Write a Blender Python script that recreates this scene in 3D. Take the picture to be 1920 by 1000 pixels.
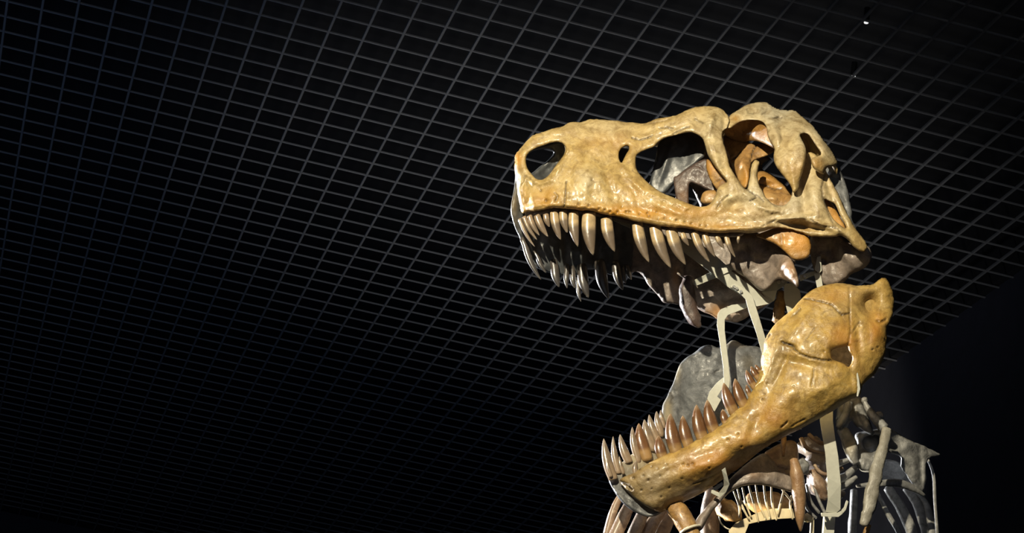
import bpy, math, random
import numpy as np
from mathutils import Vector, Matrix, noise

for o in list(bpy.data.objects): bpy.data.objects.remove(o)
scene = bpy.context.scene
C = scene.collection
R = math.radians

# ------------------------------------------------------------------ camera
F_PX, W_PX, H_PX = 4200.0, 1920.0, 1000.0
CAM = np.array([0.0, 0.0, 1.6])
PITCH, ROLL = R(22.6), R(8.5)
cx_, sx_, cr_, sr_ = math.cos(PITCH), math.sin(PITCH), math.cos(ROLL), math.sin(ROLL)
BASE = np.array([[1, 0, 0], [0, 0, -1], [0, 1, 0]], float)
RX = np.array([[1, 0, 0], [0, cx_, sx_], [0, -sx_, cx_]])
RR = np.array([[cr_, -sr_, 0], [sr_, cr_, 0], [0, 0, 1]])
RCV = RR @ RX @ BASE                       # world -> camera (x right, y down, z forward)
cam_data = bpy.data.cameras.new('camera')
cam_data.sensor_width = 36.0
cam_data.lens = 36.0 * F_PX / W_PX
cam_data.clip_end = 200
cam = bpy.data.objects.new('camera', cam_data)
C.objects.link(cam)
cam.matrix_world = Matrix(((RCV[0, 0], -RCV[1, 0], -RCV[2, 0], CAM[0]),
                           (RCV[0, 1], -RCV[1, 1], -RCV[2, 1], CAM[1]),
                           (RCV[0, 2], -RCV[1, 2], -RCV[2, 2], CAM[2]), (0, 0, 0, 1)))
scene.camera = cam

# ------------------------------------------------------------------ world, lights, exposure
world = bpy.data.worlds.new('world'); scene.world = world
world.use_nodes = True
bg = world.node_tree.nodes['Background']
bg.inputs[0].default_value = (0.78, 0.86, 1.0, 1)
bg.inputs[1].default_value = 0.15
vs = scene.view_settings
vs.view_transform = 'Standard'; vs.look = 'None'; vs.gamma = 1.0; vs.exposure = 0.0
vs.use_curve_mapping = False

def spot(name, loc, target, power, color, size, angle, blend=0.5):
    d = bpy.data.lights.new(name, 'SPOT')
    d.energy = power; d.color = color; d.shadow_soft_size = size
    d.spot_size = R(angle); d.spot_blend = blend
    o = bpy.data.objects.new(name, d); C.objects.link(o)
    o.location = loc
    o.rotation_euler = (Vector(target) - Vector(loc)).to_track_quat('-Z', 'Y').to_euler()
    return o

# key: warm exhibition spotlight under the ceiling, on the viewer's side, a little left
spot('key_spotlight', (-1.6, 2.8, 6.65), (0.85, 7.9, 4.85), 2500, (1.0, 0.885, 0.64), 0.06, 27, 0.3)
# white backlight far left behind the head
spot('back_spotlight', (-4.5, 11.5, 5.2), (0.55, 8.0, 4.72), 9500, (0.95, 0.97, 1.0), 0.10, 17, 0.5)
# added unseen lamps that brighten the ceiling grid
spot('ceiling_fill', (0.2, 8.8, 0.3), (0.45, 13.0, 7.6), 680, (1.0, 0.98, 0.95), 0.3, 42, 1.0)
spot('blue_fill', (-5.0, 9.0, 0.3), (-3.2, 14.0, 7.6), 230, (0.36, 0.55, 1.0), 0.3, 85, 1.0)
# added unseen lamps brightening the belly bones and the right wall
spot('belly_fill', (-0.7, 9.0, 2.9), (1.06, 8.03, 4.11), 1500, (1.0, 0.9, 0.7), 0.04, 10, 0.5)

spot('wall_fill', (1.6, 11.5, 0.3), (2.75, 15.6, 6.8), 1100, (1.0, 0.92, 0.84), 0.2, 15, 0.8)

# ------------------------------------------------------------------ helpers: pixels to places
YC = 8.0                                    # the skeleton's sagittal plane is y = YC
def P(px, py, lat=0.0):
    """point on the plane a lateral distance lat (towards the viewer) off the sagittal plane"""
    px = np.asarray(px, float); py = np.asarray(py, float); lat = np.asarray(lat, float)
    c = np.stack([(px - W_PX / 2) / F_PX, (py - H_PX / 2) / F_PX, np.ones_like(px)], -1)
    d = c @ RCV                              # world direction
    t = (YC - lat - CAM[1]) / d[..., 1]
    return CAM + d * t[..., None]

def ceil_pt(px, py, z):
    d = np.array([(px - W_PX / 2) / F_PX, (py - H_PX / 2) / F_PX, 1.0]) @ RCV
    return CAM + d * ((z - CAM[2]) / d[2])

# ------------------------------------------------------------------ helpers: materials
def new_mat(name):
    m = bpy.data.materials.new(name); m.use_nodes = True
    nt = m.node_tree
    return m, nt, nt.nodes['Principled BSDF']

def link(nt, a, b): nt.links.new(a, b)

def ramp(nt, fac, stops):
    n = nt.nodes.new('ShaderNodeValToRGB')
    el = n.color_ramp.elements
    el[0].position, el[0].color = stops[0][0], (*stops[0][1], 1)
    el[1].position, el[1].color = stops[-1][0], (*stops[-1][1], 1)
    for p, c in stops[1:-1]:
        e = el.new(p); e.color = (*c, 1)
    link(nt, fac, n.inputs[0]); return n.outputs[0]

def tex(nt, kind, scale, detail=4, rough=0.55, dist=0.0):
    tc = nt.nodes.new('ShaderNodeTexCoord')
    n = nt.nodes.new('ShaderNodeTex' + kind)
    link(nt, tc.outputs['Object'], n.inputs['Vector'])
    n.inputs['Scale'].default_value = scale
    if kind == 'Noise':
        n.inputs['Detail'].default_value = detail; n.inputs['Roughness'].default_value = rough
        n.inputs['Distortion'].default_value = dist
    return n

def mixc(nt, fac, a, b, mode='MIX'):
    n = nt.nodes.new('ShaderNodeMix'); n.data_type = 'RGBA'; n.blend_type = mode
    for sock, v in ((n.inputs[0], fac), (n.inputs[6], a), (n.inputs[7], b)):
        if hasattr(v, 'links'): link(nt, v, sock)
        elif isinstance(v, tuple): sock.default_value = (*v, 1)
        else: sock.default_value = v
    return n.outputs[2]

def attr(nt, name):
    n = nt.nodes.new('ShaderNodeAttribute'); n.attribute_name = name
    return n.outputs['Fac']

def bone_mat(name, c_lo, c_mid, c_hi, warm, dirt=(0.02, 0.012, 0.006), rough=(0.33, 0.55), bump=0.5, coat=0.22, pale=(0.50, 0.44, 0.31)):
    m, nt, b = new_mat(name)
    n1 = tex(nt, 'Noise', 11, 7, 0.65, 0.9)
    base = ramp(nt, n1.outputs['Fac'], [(0.3, c_lo), (0.5, c_mid), (0.72, c_hi)])
    n2 = tex(nt, 'Noise', 26, 7, 0.7, 0.8)
    f2 = ramp(nt, n2.outputs['Fac'], [(0.43, (0, 0, 0)), (0.70, (0.9, 0.9, 0.9))])
    base = mixc(nt, attr(nt, 'pale'), base, pale)
    base = mixc(nt, f2, base, tuple(x * 0.55 for x in c_lo))
    base = mixc(nt, attr(nt, 'pig'), base, warm)  # warm pigment, in places warm light put into the colour
    # old varnish specks
    n3 = tex(nt, 'Noise', 170, 3, 0.6)
    f3 = ramp(nt, n3.outputs['Fac'], [(0.70, (0, 0, 0)), (0.80, (0.6, 0.6, 0.6))])
    base = mixc(nt, f3, base, dirt)
    base = mixc(nt, attr(nt, 'dirt'), base, dirt)
    link(nt, base, b.inputs['Base Color'])
    r = ramp(nt, n2.outputs['Fac'], [(0.35, (rough[0],) * 3), (0.7, (rough[1],) * 3)])
    link(nt, r, b.inputs['Roughness'])
    b.inputs['Coat Weight'].default_value = coat
    b.inputs['Coat Roughness'].default_value = 0.22
    bp = nt.nodes.new('ShaderNodeBump'); bp.inputs['Strength'].default_value = bump
    bp.inputs['Distance'].default_value = 0.006
    n4 = tex(nt, 'Noise', 55, 7, 0.62, 0.4)
    n5 = tex(nt, 'Noise', 190, 5, 0.6, 0.2)
    mh = nt.nodes.new('ShaderNodeMath'); mh.operation = 'MULTIPLY_ADD'; mh.inputs[1].default_value = 0.35
    link(nt, n5.outputs['Fac'], mh.inputs[0]); link(nt, n4.outputs['Fac'], mh.inputs[2])
    link(nt, mh.outputs[0], bp.inputs['Height']); link(nt, bp.outputs[0], b.inputs['Normal'])
    return m

M = {}
M['bone'] = bone_mat('tan_bone', (0.31, 0.20, 0.07), (0.45, 0.325, 0.13), (0.56, 0.445, 0.24), (0.43, 0.205, 0.025))
M['jaw'] = bone_mat('ochre_bone', (0.27, 0.16, 0.04), (0.42, 0.27, 0.07), (0.50, 0.36, 0.14), (0.40, 0.165, 0.02), pale=(0.27, 0.215, 0.14))
M['inner'] = bone_mat('orange_brown_bone', (0.22, 0.115, 0.04), (0.36, 0.205, 0.07), (0.47, 0.31, 0.13), (0.52, 0.24, 0.03))  # orange cast of warm light on inner pieces is put into this colour
M['palate'] = bone_mat('grey_brown_bone', (0.15, 0.12, 0.10), (0.235, 0.19, 0.16), (0.32, 0.27, 0.23), (0.38, 0.19, 0.06), coat=0.08)
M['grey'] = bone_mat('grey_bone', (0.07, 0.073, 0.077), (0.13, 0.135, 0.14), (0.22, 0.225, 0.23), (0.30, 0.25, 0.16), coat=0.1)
M['body'] = bone_mat('pale_grey_bone', (0.12, 0.12, 0.12), (0.22, 0.22, 0.215), (0.36, 0.36, 0.35), (0.36, 0.31, 0.20), coat=0.1)
M['shaded_slate'] = bone_mat('shaded_grey_bone', (0.035, 0.038, 0.042), (0.055, 0.06, 0.065), (0.08, 0.085, 0.09), (0.1, 0.08, 0.05), coat=0.05, bump=0.2)  # bone tone with the shade inside the skull put into it
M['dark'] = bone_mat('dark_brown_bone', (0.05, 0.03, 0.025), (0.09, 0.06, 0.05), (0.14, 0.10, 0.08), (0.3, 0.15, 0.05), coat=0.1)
M['brown'] = bone_mat('brown_bone', (0.16, 0.095, 0.06), (0.25, 0.165, 0.105), (0.36, 0.26, 0.16), (0.5, 0.25, 0.07), coat=0.15)

def tooth_mat(name, base, mid, tip, r0=0.28, r1=0.42):
    m, nt, b = new_mat(name)
    col = ramp(nt, attr(nt, 'along'), [(0.0, base), (r0, base), (r1, mid), (0.8, mid), (1.0, tip)])
    n = tex(nt, 'Noise', 40, 5, 0.6, 0.5)
    f = ramp(nt, n.outputs['Fac'], [(0.4, (0, 0, 0)), (0.75, (0.5, 0.5, 0.5))])
    col = mixc(nt, f, col, tuple(x * 0.5 for x in mid))
    link(nt, col, b.inputs['Base Color'])
    b.inputs['Roughness'].default_value = 0.3
    b.inputs['Coat Weight'].default_value = 0.5; b.inputs['Coat Roughness'].default_value = 0.12
    bp = nt.nodes.new('ShaderNodeBump'); bp.inputs['Strength'].default_value = 0.25
    bp.inputs['Distance'].default_value = 0.002
    link(nt, tex(nt, 'Noise', 120, 5).outputs['Fac'], bp.inputs['Height']); link(nt, bp.outputs[0], b.inputs['Normal'])
    return m
M['tooth_up'] = tooth_mat('tan_enamel', (0.46, 0.34, 0.19), (0.165, 0.125, 0.09), (0.26, 0.21, 0.15))
M['tooth_low'] = tooth_mat('brown_enamel', (0.33, 0.20, 0.08), (0.15, 0.07, 0.03), (0.34, 0.24, 0.15), 0.10, 0.22)
M['tooth_shaded'] = tooth_mat('shaded_enamel', (0.07, 0.06, 0.055), (0.055, 0.05, 0.048), (0.10, 0.09, 0.08))  # far upper teeth, their shade put into the enamel colour
M['tooth_pale'] = tooth_mat('grey_tan_enamel', (0.28, 0.20, 0.13), (0.20, 0.15, 0.105), (0.34, 0.29, 0.23))

def plain(name, col, rough=0.5, metal=0.0, bump=0.0, scale=40, var=0.15):
    m, nt, b = new_mat(name)
    n = tex(nt, 'Noise', scale, 4)
    c = ramp(nt, n.outputs['Fac'], [(0.3, tuple(x * (1 - var) for x in col)), (0.7, tuple(min(1, x * (1 + var)) for x in col))])
    link(nt, c, b.inputs['Base Color'])
    b.inputs['Roughness'].default_value = rough; b.inputs['Metallic'].default_value = metal
    if bump:
        bp = nt.nodes.new('ShaderNodeBump'); bp.inputs['Strength'].default_value = bump; bp.inputs['Distance'].default_value = 0.003
        link(nt, n.outputs['Fac'], bp.inputs['Height']); link(nt, bp.outputs[0], b.inputs['Normal'])
    return m
M['steel'] = plain('grey_painted_steel', (0.43, 0.43, 0.37), 0.45, 0.0, 0.05, 60, 0.06)
M['bolt'] = plain('bright_zinc', (0.6, 0.6, 0.58), 0.3, 0.9)
M['tie'] = plain('white_nylon', (0.62, 0.58, 0.46), 0.4)
M['bar'] = plain('dark_grey_grid_metal', (0.2, 0.2, 0.2), 0.55, 0.0, 0.0, 3, 0.1)
M['void'] = plain('black_plenum', (0.009, 0.009, 0.010), 0.95)
M['wall'] = plain('dark_navy_paint', (0.045, 0.048, 0.064), 0.85, 0, 0.1, 8, 0.1)
M['floor'] = plain('dark_carpet', (0.03, 0.03, 0.033), 0.95, 0, 0.2, 200, 0.2)
M['black'] = plain('black_lamp_housing', (0.02, 0.02, 0.02), 0.5)
def emit(name, col, s):
    m, nt, b = new_mat(name)
    b.inputs['Base Color'].default_value = (*col, 1)
    b.inputs['Emission Color'].default_value = (*col, 1); b.inputs['Emission Strength'].default_value = s
    return m
M['led'] = emit('lit_led', (1, 1, 1), 0.9)

# ------------------------------------------------------------------ helpers: objects
def thing(name, loc, label, cat, group=None):
    o = bpy.data.objects.new(name, None); C.objects.link(o)
    o.empty_display_size = 0.1
    o.location = loc; o['label'] = label; o['category'] = cat
    if group: o['group'] = group
    return o

def mesh_obj(name, verts, faces, mat, parent=None, smooth=True, attrs=None, label=None, kind=None):
    v = np.asarray(verts, float)
    if parent is not None: v = v - np.array(origin_of(parent))
    me = bpy.data.meshes.new(name)
    me.from_pydata(v.tolist(), [], faces)
    me.update()
    if smooth: me.polygons.foreach_set('use_smooth', [True] * len(me.polygons))
    for k, a in (attrs or {}).items():
        at = me.attributes.new(k, 'FLOAT', 'POINT'); at.data.foreach_set('value', np.asarray(a, np.float32))
    me.materials.append(mat)
    o = bpy.data.objects.new(name, me); C.objects.link(o)
    if parent is not None: o.parent = parent
    if label: o['label'] = label
    if kind: o['kind'] = kind
    return o

def origin_of(o):
    p = Vector((0, 0, 0))
    while o is not None:
        p = p + Vector(o.location); o = o.parent
    return p

def smooth_poly(pts, n=2):
    p = np.asarray(pts, float)
    for _ in range(n):
        q = np.roll(p, -1, 0)
        p = np.stack([0.78 * p + 0.22 * q, 0.22 * p + 0.78 * q], 1).reshape(-1, 2)
    return p

def seg_dist(X, poly, closed=True):
    """distance and nearest point to a polyline"""
    a = poly; b = np.roll(poly, -1, 0)
    if not closed: a, b = a[:-1], b[:-1]
    best = np.full(len(X), 1e9); near = np.zeros_like(X)
    for p, q in zip(a, b):
        d = q - p; L = d @ d + 1e-12
        t = np.clip(((X - p) @ d) / L, 0, 1)
        c = p + t[:, None] * d
        e = np.hypot(*(X - c).T)
        m = e < best; best[m] = e[m]; near[m] = c[m]
    return best, near

def inside(X, poly):
    x, y = X[:, 0], X[:, 1]; r = np.zeros(len(X), bool)
    a = poly; b = np.roll(poly, -1, 0)
    for (x1, y1), (x2, y2) in zip(a, b):
        if y1 == y2: continue
        c = ((y1 > y) != (y2 > y)) & (x < (x2 - x1) * (y - y1) / (y2 - y1) + x1)
        r ^= c
    return r

def tps(ctrl):
    """smooth field through scattered control values"""
    c = np.asarray(ctrl, float); X = c[:, :2] / 100.0; n = len(X)
    def k(d): return d ** 2 * np.log(np.maximum(d, 1e-6))
    K = k(np.hypot(X[:, None, 0] - X[None, :, 0], X[:, None, 1] - X[None, :, 1])) + 0.02 * np.eye(n)
    Pm = np.c_[np.ones(n), X]
    A = np.block([[K, Pm], [Pm.T, np.zeros((3, 3))]])
    w = np.linalg.solve(A, np.r_[c[:, 2], 0, 0, 0])
    def f(Y):
        Y = Y / 100.0
        D = k(np.hypot(Y[:, None, 0] - X[None, :, 0], Y[:, None, 1] - X[None, :, 1]))
        return D @ w[:n] + w[n] + Y @ w[n + 1:]
    return f

def fbm(X, s, seed, octv=4):
    return np.array([noise.fractal(Vector((x * s + seed * 7.3, y * s - seed * 3.1, seed)), 0.9, 2.1, octv) for x, y in X])

SHEETS = {}
def sheet(name, parent, mat, poly, lat, holes=(), T=0.014, r=9.0, step=2.6, bumps=(), grooves=(), pits=(),
          pig=(), pale=(), rough=0.003, seed=1, sm=2, label=None, jag=0.0):
    """a bone plate: closed shell of varying thickness with rounded rims, traced outline, own lateral relief"""
    pl = smooth_poly(poly, sm); hl = [smooth_poly(h, sm) for h in holes]
    if jag:
        rnd = np.random.RandomState(seed)
        pl = pl + rnd.normal(0, jag, pl.shape)
    lo = pl.min(0) - step * 2; hi = pl.max(0) + step * 2
    nx, ny = int((hi[0] - lo[0]) / step) + 1, int((hi[1] - lo[1]) / step) + 1
    gx, gy = np.meshgrid(np.arange(nx) * step + lo[0], np.arange(ny) * step + lo[1])
    X = np.c_[gx.ravel(), gy.ravel()]
    def sdist(Y):
        d, nr = seg_dist(Y, pl); s = np.where(inside(Y, pl), d, -d)
        for h in hl:
            dh, nh = seg_dist(Y, h); sh = np.where(inside(Y, h), -dh, dh)
            m = sh < s; s = np.where(m, sh, s); nr = np.where(m[:, None], nh, nr)
        return s, nr
    s, nr = sdist(X)
    ok = s > -0.75 * step
    snap = ok & (s < 0.3 * step)
    X = np.where(snap[:, None], nr, X); s = np.where(snap, 0.0, s)
    quads = []
    idx = np.arange(nx * ny).reshape(ny, nx)
    for q in np.stack([idx[:-1, :-1], idx[:-1, 1:], idx[1:, 1:], idx[1:, :-1]], -1).reshape(-1, 4):
        k = [i for i in q if ok[i]]
        if len(k) < 3: continue
        if all(snap[i] for i in k): 
            quads.append((k, True)); continue
        quads.append((k, False))
    test = [i for i, (k, t) in enumerate(quads) if t]
    if test:
        cen = np.array([X[quads[i][0]].mean(0) for i in test]); cs, _ = sdist(cen)
        drop = {i for i, v in zip(test, cs) if v < 0.15 * step}
        quads = [q for i, q in enumerate(quads) if i not in drop]
    faces2 = [tuple(k) for k, _ in quads]
    used = sorted({i for f in faces2 for i in f})
    mp = {g: i for i, g in enumerate(used)}
    X = X[used]; s = s[used]; snap = snap[used]
    faces2 = [tuple(mp[i] for i in f) for f in faces2]
    L = (tps(lat)(X) if not callable(lat) else lat(X))
    u = np.clip(s / r, 0, 1)
    prof = np.sqrt(np.clip(1 - (1 - u) ** 2, 0, 1))
    rel = rough * fbm(X, 0.018, seed) + 0.4 * rough * fbm(X, 0.07, seed + 5, 3)
    for (bx, by, rx, ry, ang, h) in bumps:
        ca, sa = math.cos(R(ang)), math.sin(R(ang)); dx, dy = X[:, 0] - bx, X[:, 1] - by
        q = ((dx * ca + dy * sa) / rx) ** 2 + ((-dx * sa + dy * ca) / ry) ** 2
        rel = rel + h * np.exp(-q)
    dirt = np.zeros(len(X))
    for (gl, w, dep, dk) in grooves:
        d, _ = seg_dist(X, np.asarray(gl, float), False)
        wob = d + 0.6 * w * fbm(X, 0.25, seed + 9, 2)
        e = np.exp(-(np.maximum(wob, 0) / w) ** 2)
        rel = rel - dep * e; dirt = np.maximum(dirt, dk * e)
    for (qx, qy, qr, dep) in pits:
        e = np.exp(-((X[:, 0] - qx) ** 2 + (X[:, 1] - qy) ** 2) / qr ** 2)
        rel = rel - dep * e; dirt = np.maximum(dirt, 0.75 * np.clip(e * 1.3 - 0.3, 0, 1))
    pg = np.zeros(len(X))
    for (qx, qy, rx, ry, a) in pig:
        pg = np.maximum(pg, a * np.exp(-((X[:, 0] - qx) / rx) ** 2 - ((X[:, 1] - qy) / ry) ** 2))
    if len(pig): pg = np.clip(pg * (1 + 0.5 * fbm(X, 0.03, seed + 3)), 0, 1)
    pv = np.zeros(len(X))
    for (qx, qy, rx, ry, a) in pale:
        pv = np.maximum(pv, a * np.exp(-((X[:, 0] - qx) / rx) ** 2 - ((X[:, 1] - qy) / ry) ** 2))
    if len(pale): pv = np.clip(pv * (1 + 0.4 * fbm(X, 0.02, seed + 4)), 0, 1)
    mid = L - T
    out = mid + T * prof + rel * np.clip(prof * 1.2, 0, 1)
    inn = mid - T * prof + 0.4 * rough * fbm(X, 0.03, seed + 20) * prof
    V = [P(X[:, 0], X[:, 1], out)]
    n = len(X)
    # inner vertices (rim vertices are shared)
    imap = np.arange(n); free = np.where(~snap)[0]
    imap[free] = n + np.arange(len(free))
    V.append(P(X[free, 0], X[free, 1], inn[free]))
    V = np.concatenate(V)
    faces = [tuple(reversed(f)) for f in faces2]
    for f in faces2:
        g = tuple(int(imap[i]) for i in f)
        faces.append(g)
    cnt = {}
    for f in faces2:
        for a, b in zip(f, f[1:] + f[:1]):
            cnt[(a, b)] = cnt.get((a, b), 0) + 1
    for (a, b) in list(cnt):
        if (b, a) in cnt: continue
        ia, ib = int(imap[a]), int(imap[b])
        q = [a, b, ib, ia]
        q = [v for i, v in enumerate(q) if v not in q[:i]]
        if len(q) >= 3: faces.append(tuple(q))
    dirt = np.r_[dirt, 0.2 * dirt[free]]; pg = np.r_[pg, pg[free]]; pv = np.r_[pv, pv[free]]
    o = mesh_obj(name, V, faces, mat, parent, attrs={'dirt': dirt, 'pig': pg, 'pale': pv}, label=label)
    return o

def catmull(pts, n):
    p = np.asarray(pts, float)
    if len(p) == 2: return p[0] + (p[1] - p[0]) * np.linspace(0, 1, n)[:, None]
    q = np.vstack([2 * p[0] - p[1], p, 2 * p[-1] - p[-2]])
    out = []
    for u in np.linspace(0, len(p) - 1 - 1e-9, n):
        i = int(u); t = u - i
        a, b, c, d = q[i:i + 4]
        out.append(0.5 * ((2 * b) + (-a + c) * t + (2 * a - 5 * b + 4 * c - d) * t ** 2 + (-a + 3 * b - 3 * c + d) * t ** 3))
    return np.array(out)

def sweep(name, parent, mat, pts, rad, sides=12, n=16, flat=1.0, rough=0.0, seed=1, label=None, round_end=True, pig=0.0):
    """bone shaft along 3-D points; rad = list of radii (metres); flat squeezes it towards the viewer"""
    c = catmull(pts, n)
    rr = np.interp(np.linspace(0, 1, n), np.linspace(0, 1, len(rad)), rad)
    V = []; fr = None
    tan = np.gradient(c, axis=0); tan /= np.linalg.norm(tan, axis=1)[:, None] + 1e-12
    for i in range(n):
        t = tan[i]; a = np.array([0, 1.0, 0]) - t * t[1]
        if np.linalg.norm(a) < 1e-3: a = np.array([1.0, 0, 0])
        a /= np.linalg.norm(a); b = np.cross(t, a)
        for k in range(sides):
            th = 2 * math.pi * k / sides
            ra = rr[i]
            if rough:
                ra *= 1 + rough * noise.fractal(Vector((math.cos(th) * 1.5, math.sin(th) * 1.5, i * 0.45 + seed * 11)), 1, 2, 3)
            V.append(c[i] + ra * (math.cos(th) * a * flat + math.sin(th) * b))
    Fc = []
    for i in range(n - 1):
        for k in range(sides):
            k2 = (k + 1) % sides
            Fc.append((i * sides + k, i * sides + k2, (i + 1) * sides + k2, (i + 1) * sides + k))
    for i, sgn in ((0, -1), (n - 1, 1)):
        e = c[i] + tan[i] * sgn * (rr[i] * 0.5 if round_end else 0)
        V.append(e); ci = len(V) - 1
        for k in range(sides):
            k2 = (k + 1) % sides
            Fc.append((i * sides + k2, i * sides + k, ci) if sgn < 0 else (i * sides + k, i * sides + k2, ci))
    return mesh_obj(name, V, Fc, mat, parent, attrs={'pig': np.full(len(V), pig)}, label=label)

def px_sweep(name, parent, mat, pts, rad_px, lat, **k):
    """shaft given by picture points; lat one value or one per point"""
    la = [lat] * len(pts) if np.isscalar(lat) else lat
    p3 = [P(a, b, l) for (a, b), l in zip(pts, la)]
    return sweep(name, parent, mat, p3, [q * PXM for q in rad_px], **k)

PXM = float(np.linalg.norm(P(1300, 500) - P(1301, 500)))     # metres per pixel at the skull

def blob(name, parent, mat, px, py, lat, rx, ry, rz=None, rough=0.12, seed=1, rot=0, label=None, seg=20, pig=0.0):
    """lumpy bone end: ellipsoid radii in pixels (rx, ry in the picture plane, rz lateral)"""
    rz = rz or min(rx, ry); V = []; n = seg // 2
    c = P(px, py, lat); ex = RCV[0]; ey = np.array([0, 0, 1.0]) ; ex = ex - ey * ex[2]; ex = np.array([1.0, 0, 0])
    ca, sa = math.cos(R(rot)), math.sin(R(rot))
    for i in range(n + 1):
        th = math.pi * i / n
        for k in range(seg):
            ph = 2 * math.pi * k / seg
            d = np.array([math.sin(th) * math.cos(ph), math.cos(th), math.sin(th) * math.sin(ph)])
            f = 1 + rough * noise.fractal(Vector(d * 1.7) + Vector((seed * 5.1, 0, 0)), 1, 2, 4)
            x, y, z = d[0] * rx * f * PXM, d[1] * ry * f * PXM, d[2] * rz * f * PXM
            V.append(c + np.array([x * ca - y * sa, -z, x * sa + y * ca]))
    Fc = []
    for i in range(n):
        for k in range(seg):
            k2 = (k + 1) % seg
            Fc.append((i * seg + k, i * seg + k2, (i + 1) * seg + k2, (i + 1) * seg + k))
    return mesh_obj(name, V, Fc, mat, parent, attrs={'pig': np.full(len(V), pig)}, label=label)

def tooth(parent, mat, bx, by, w, tx, ty, lat, root=10, curve=0.10, tip_in=0.0, thick=0.72, sides=12, n=11, label=None):
    """recurved conical tooth; w = basal width in pixels, its root runs on into the jaw"""
    b = np.array([bx, by], float); t = np.array([tx, ty], float); d = t - b; L = np.hypot(*d); d /= L
    nrm = np.array([-d[1], d[0]])
    if nrm[0] > 0: nrm = -nrm                                  # belly of the curve towards the snout
    V = []; al = []
    us = np.r_[-root / L, -root * 0.86 / L, -root * 0.5 / L, 0.02, np.linspace(0.12, 0.94, n - 3), 1.0]
    for u in us:
        uu = max(u, 0)
        c2 = b + d * L * u + nrm * curve * L * 4 * uu * (1 - uu) * 0.5
        rw = 0.5 * w * (1.0 - max(u, 0) ** 2.9) ** 0.74 * (0.96 + 0.10 * math.sin(math.pi * min(1, uu * 1.3)))
        if u < 0: rw = 0.5 * w * (0.95 if u > -root * 0.6 / L else 0.8 if u > -root * 0.9 / L else 0.42)
        rw = max(rw, 0.35)
        la = lat - tip_in * uu
        q = 0.5 * np.array([-1, 1]) @ np.array([d, d])
        # local axes: across (picture plane) and lateral
        for k in range(sides):
            th = 2 * math.pi * k / sides
            p2 = c2 + nrm * rw * math.cos(th)
            V.append(P(p2[0], p2[1], la + rw * PXM * thick * math.sin(th))); al.append(min(1, max(0, u)))
    Fc = []; m = len(us)
    for i in range(m - 1):
        for k in range(sides):
            k2 = (k + 1) % sides
            Fc.append((i * sides + k, i * sides + k2, (i + 1) * sides + k2, (i + 1) * sides + k))
    Fc.append(tuple(range((m - 1) * sides, m * sides)))
    Fc.append(tuple(reversed(range(sides))))
    return mesh_obj('tooth', V, Fc, mat, parent, attrs={'along': al}, label=label)

def plate(name, parent, mat, poly, lat, th=0.006, label=None):
    """flat strap cut to a traced outline, lat per vertex or one value, real thickness, bevelled rims"""
    pl = np.asarray(poly, float)
    la = np.full(len(pl), lat) if np.isscalar(lat) else np.asarray(lat, float)
    ctr = pl.mean(0); n = len(pl)
    # inward offset for a small bevel
    prv, nxt = np.roll(pl, 1, 0), np.roll(pl, -1, 0)
    V = np.concatenate([P(pl[:, 0], pl[:, 1], la), P(pl[:, 0], pl[:, 1], la - th)])
    import bmesh
    bm = bmesh.new()
    vs_ = [bm.verts.new(v) for v in V]
    bm.faces.new(vs_[:n]); bm.faces.new(list(reversed(vs_[n:])))
    for i in range(n):
        j = (i + 1) % n
        bm.faces.new((vs_[j], vs_[i], vs_[n + i], vs_[n + j]))
    bmesh.ops.recalc_face_normals(bm, faces=bm.faces)
    bmesh.ops.triangulate(bm, faces=[f for f in bm.faces if len(f.verts) > 4])
    org = Vector(origin_of(parent)) if parent else Vector()
    for v in bm.verts: v.co -= org
    me = bpy.data.meshes.new(name); bm.to_mesh(me); bm.free()
    me.materials.append(mat)
    o = bpy.data.objects.new(name, me); C.objects.link(o); o.parent = parent
    bv = o.modifiers.new('bevel', 'BEVEL'); bv.width = 0.0015; bv.segments = 2; bv.limit_method = 'ANGLE'
    if label: o['label'] = label
    return o

def bolt(parent, px, py, lat, r_px=3.2, name='bolt'):
    c = P(px, py, lat); V = []; r = r_px * PXM
    for z, s in ((0.0, 1.0), (0.006, 1.0), (0.008, 0.75)):
        for k in range(6):
            a = math.pi * k / 3 + 0.3
            V.append(c + np.array([math.cos(a) * r * s, -z, math.sin(a) * r * s]))
    Fc = [tuple(range(12, 18))] + [(i * 6 + k, i * 6 + (k + 1) % 6, (i + 1) * 6 + (k + 1) % 6, (i + 1) * 6 + k) for i in range(2) for k in range(6)] + [tuple(reversed(range(6)))]
    return mesh_obj(name, V, Fc, M['bolt'], parent, smooth=False)

def box(name, lo, hi, mat, parent=None):
    x0, y0, z0 = lo; x1, y1, z1 = hi
    V = [(x0, y0, z0), (x1, y0, z0), (x1, y1, z0), (x0, y1, z0), (x0, y0, z1), (x1, y0, z1), (x1, y1, z1), (x0, y1, z1)]
    Fc = [(0, 3, 2, 1), (4, 5, 6, 7), (0, 1, 5, 4), (1, 2, 6, 5), (2, 3, 7, 6), (3, 0, 4, 7)]
    return mesh_obj(name, V, Fc, mat, parent, smooth=False)

# ================================================================== the hall
ZC = 7.6
CELL = 0.2004
OFF = np.array([-0.1079 * 6, 1.697 * 6])
GY = R(12.0)
ga = np.array([math.cos(GY), math.sin(GY)])             # direction of increasing a (along the cross bars)
gb = np.array([-math.sin(GY), math.cos(GY)])            # direction of increasing b (away from the viewer)
def to_ab(p):
    q = np.asarray(p)[:2]
    return np.array([q @ ga - OFF[0], q @ gb - OFF[1]]) / CELL
def from_ab(a, b):
    return ga * (a * CELL + OFF[0]) + gb * (b * CELL + OFF[1])

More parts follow.
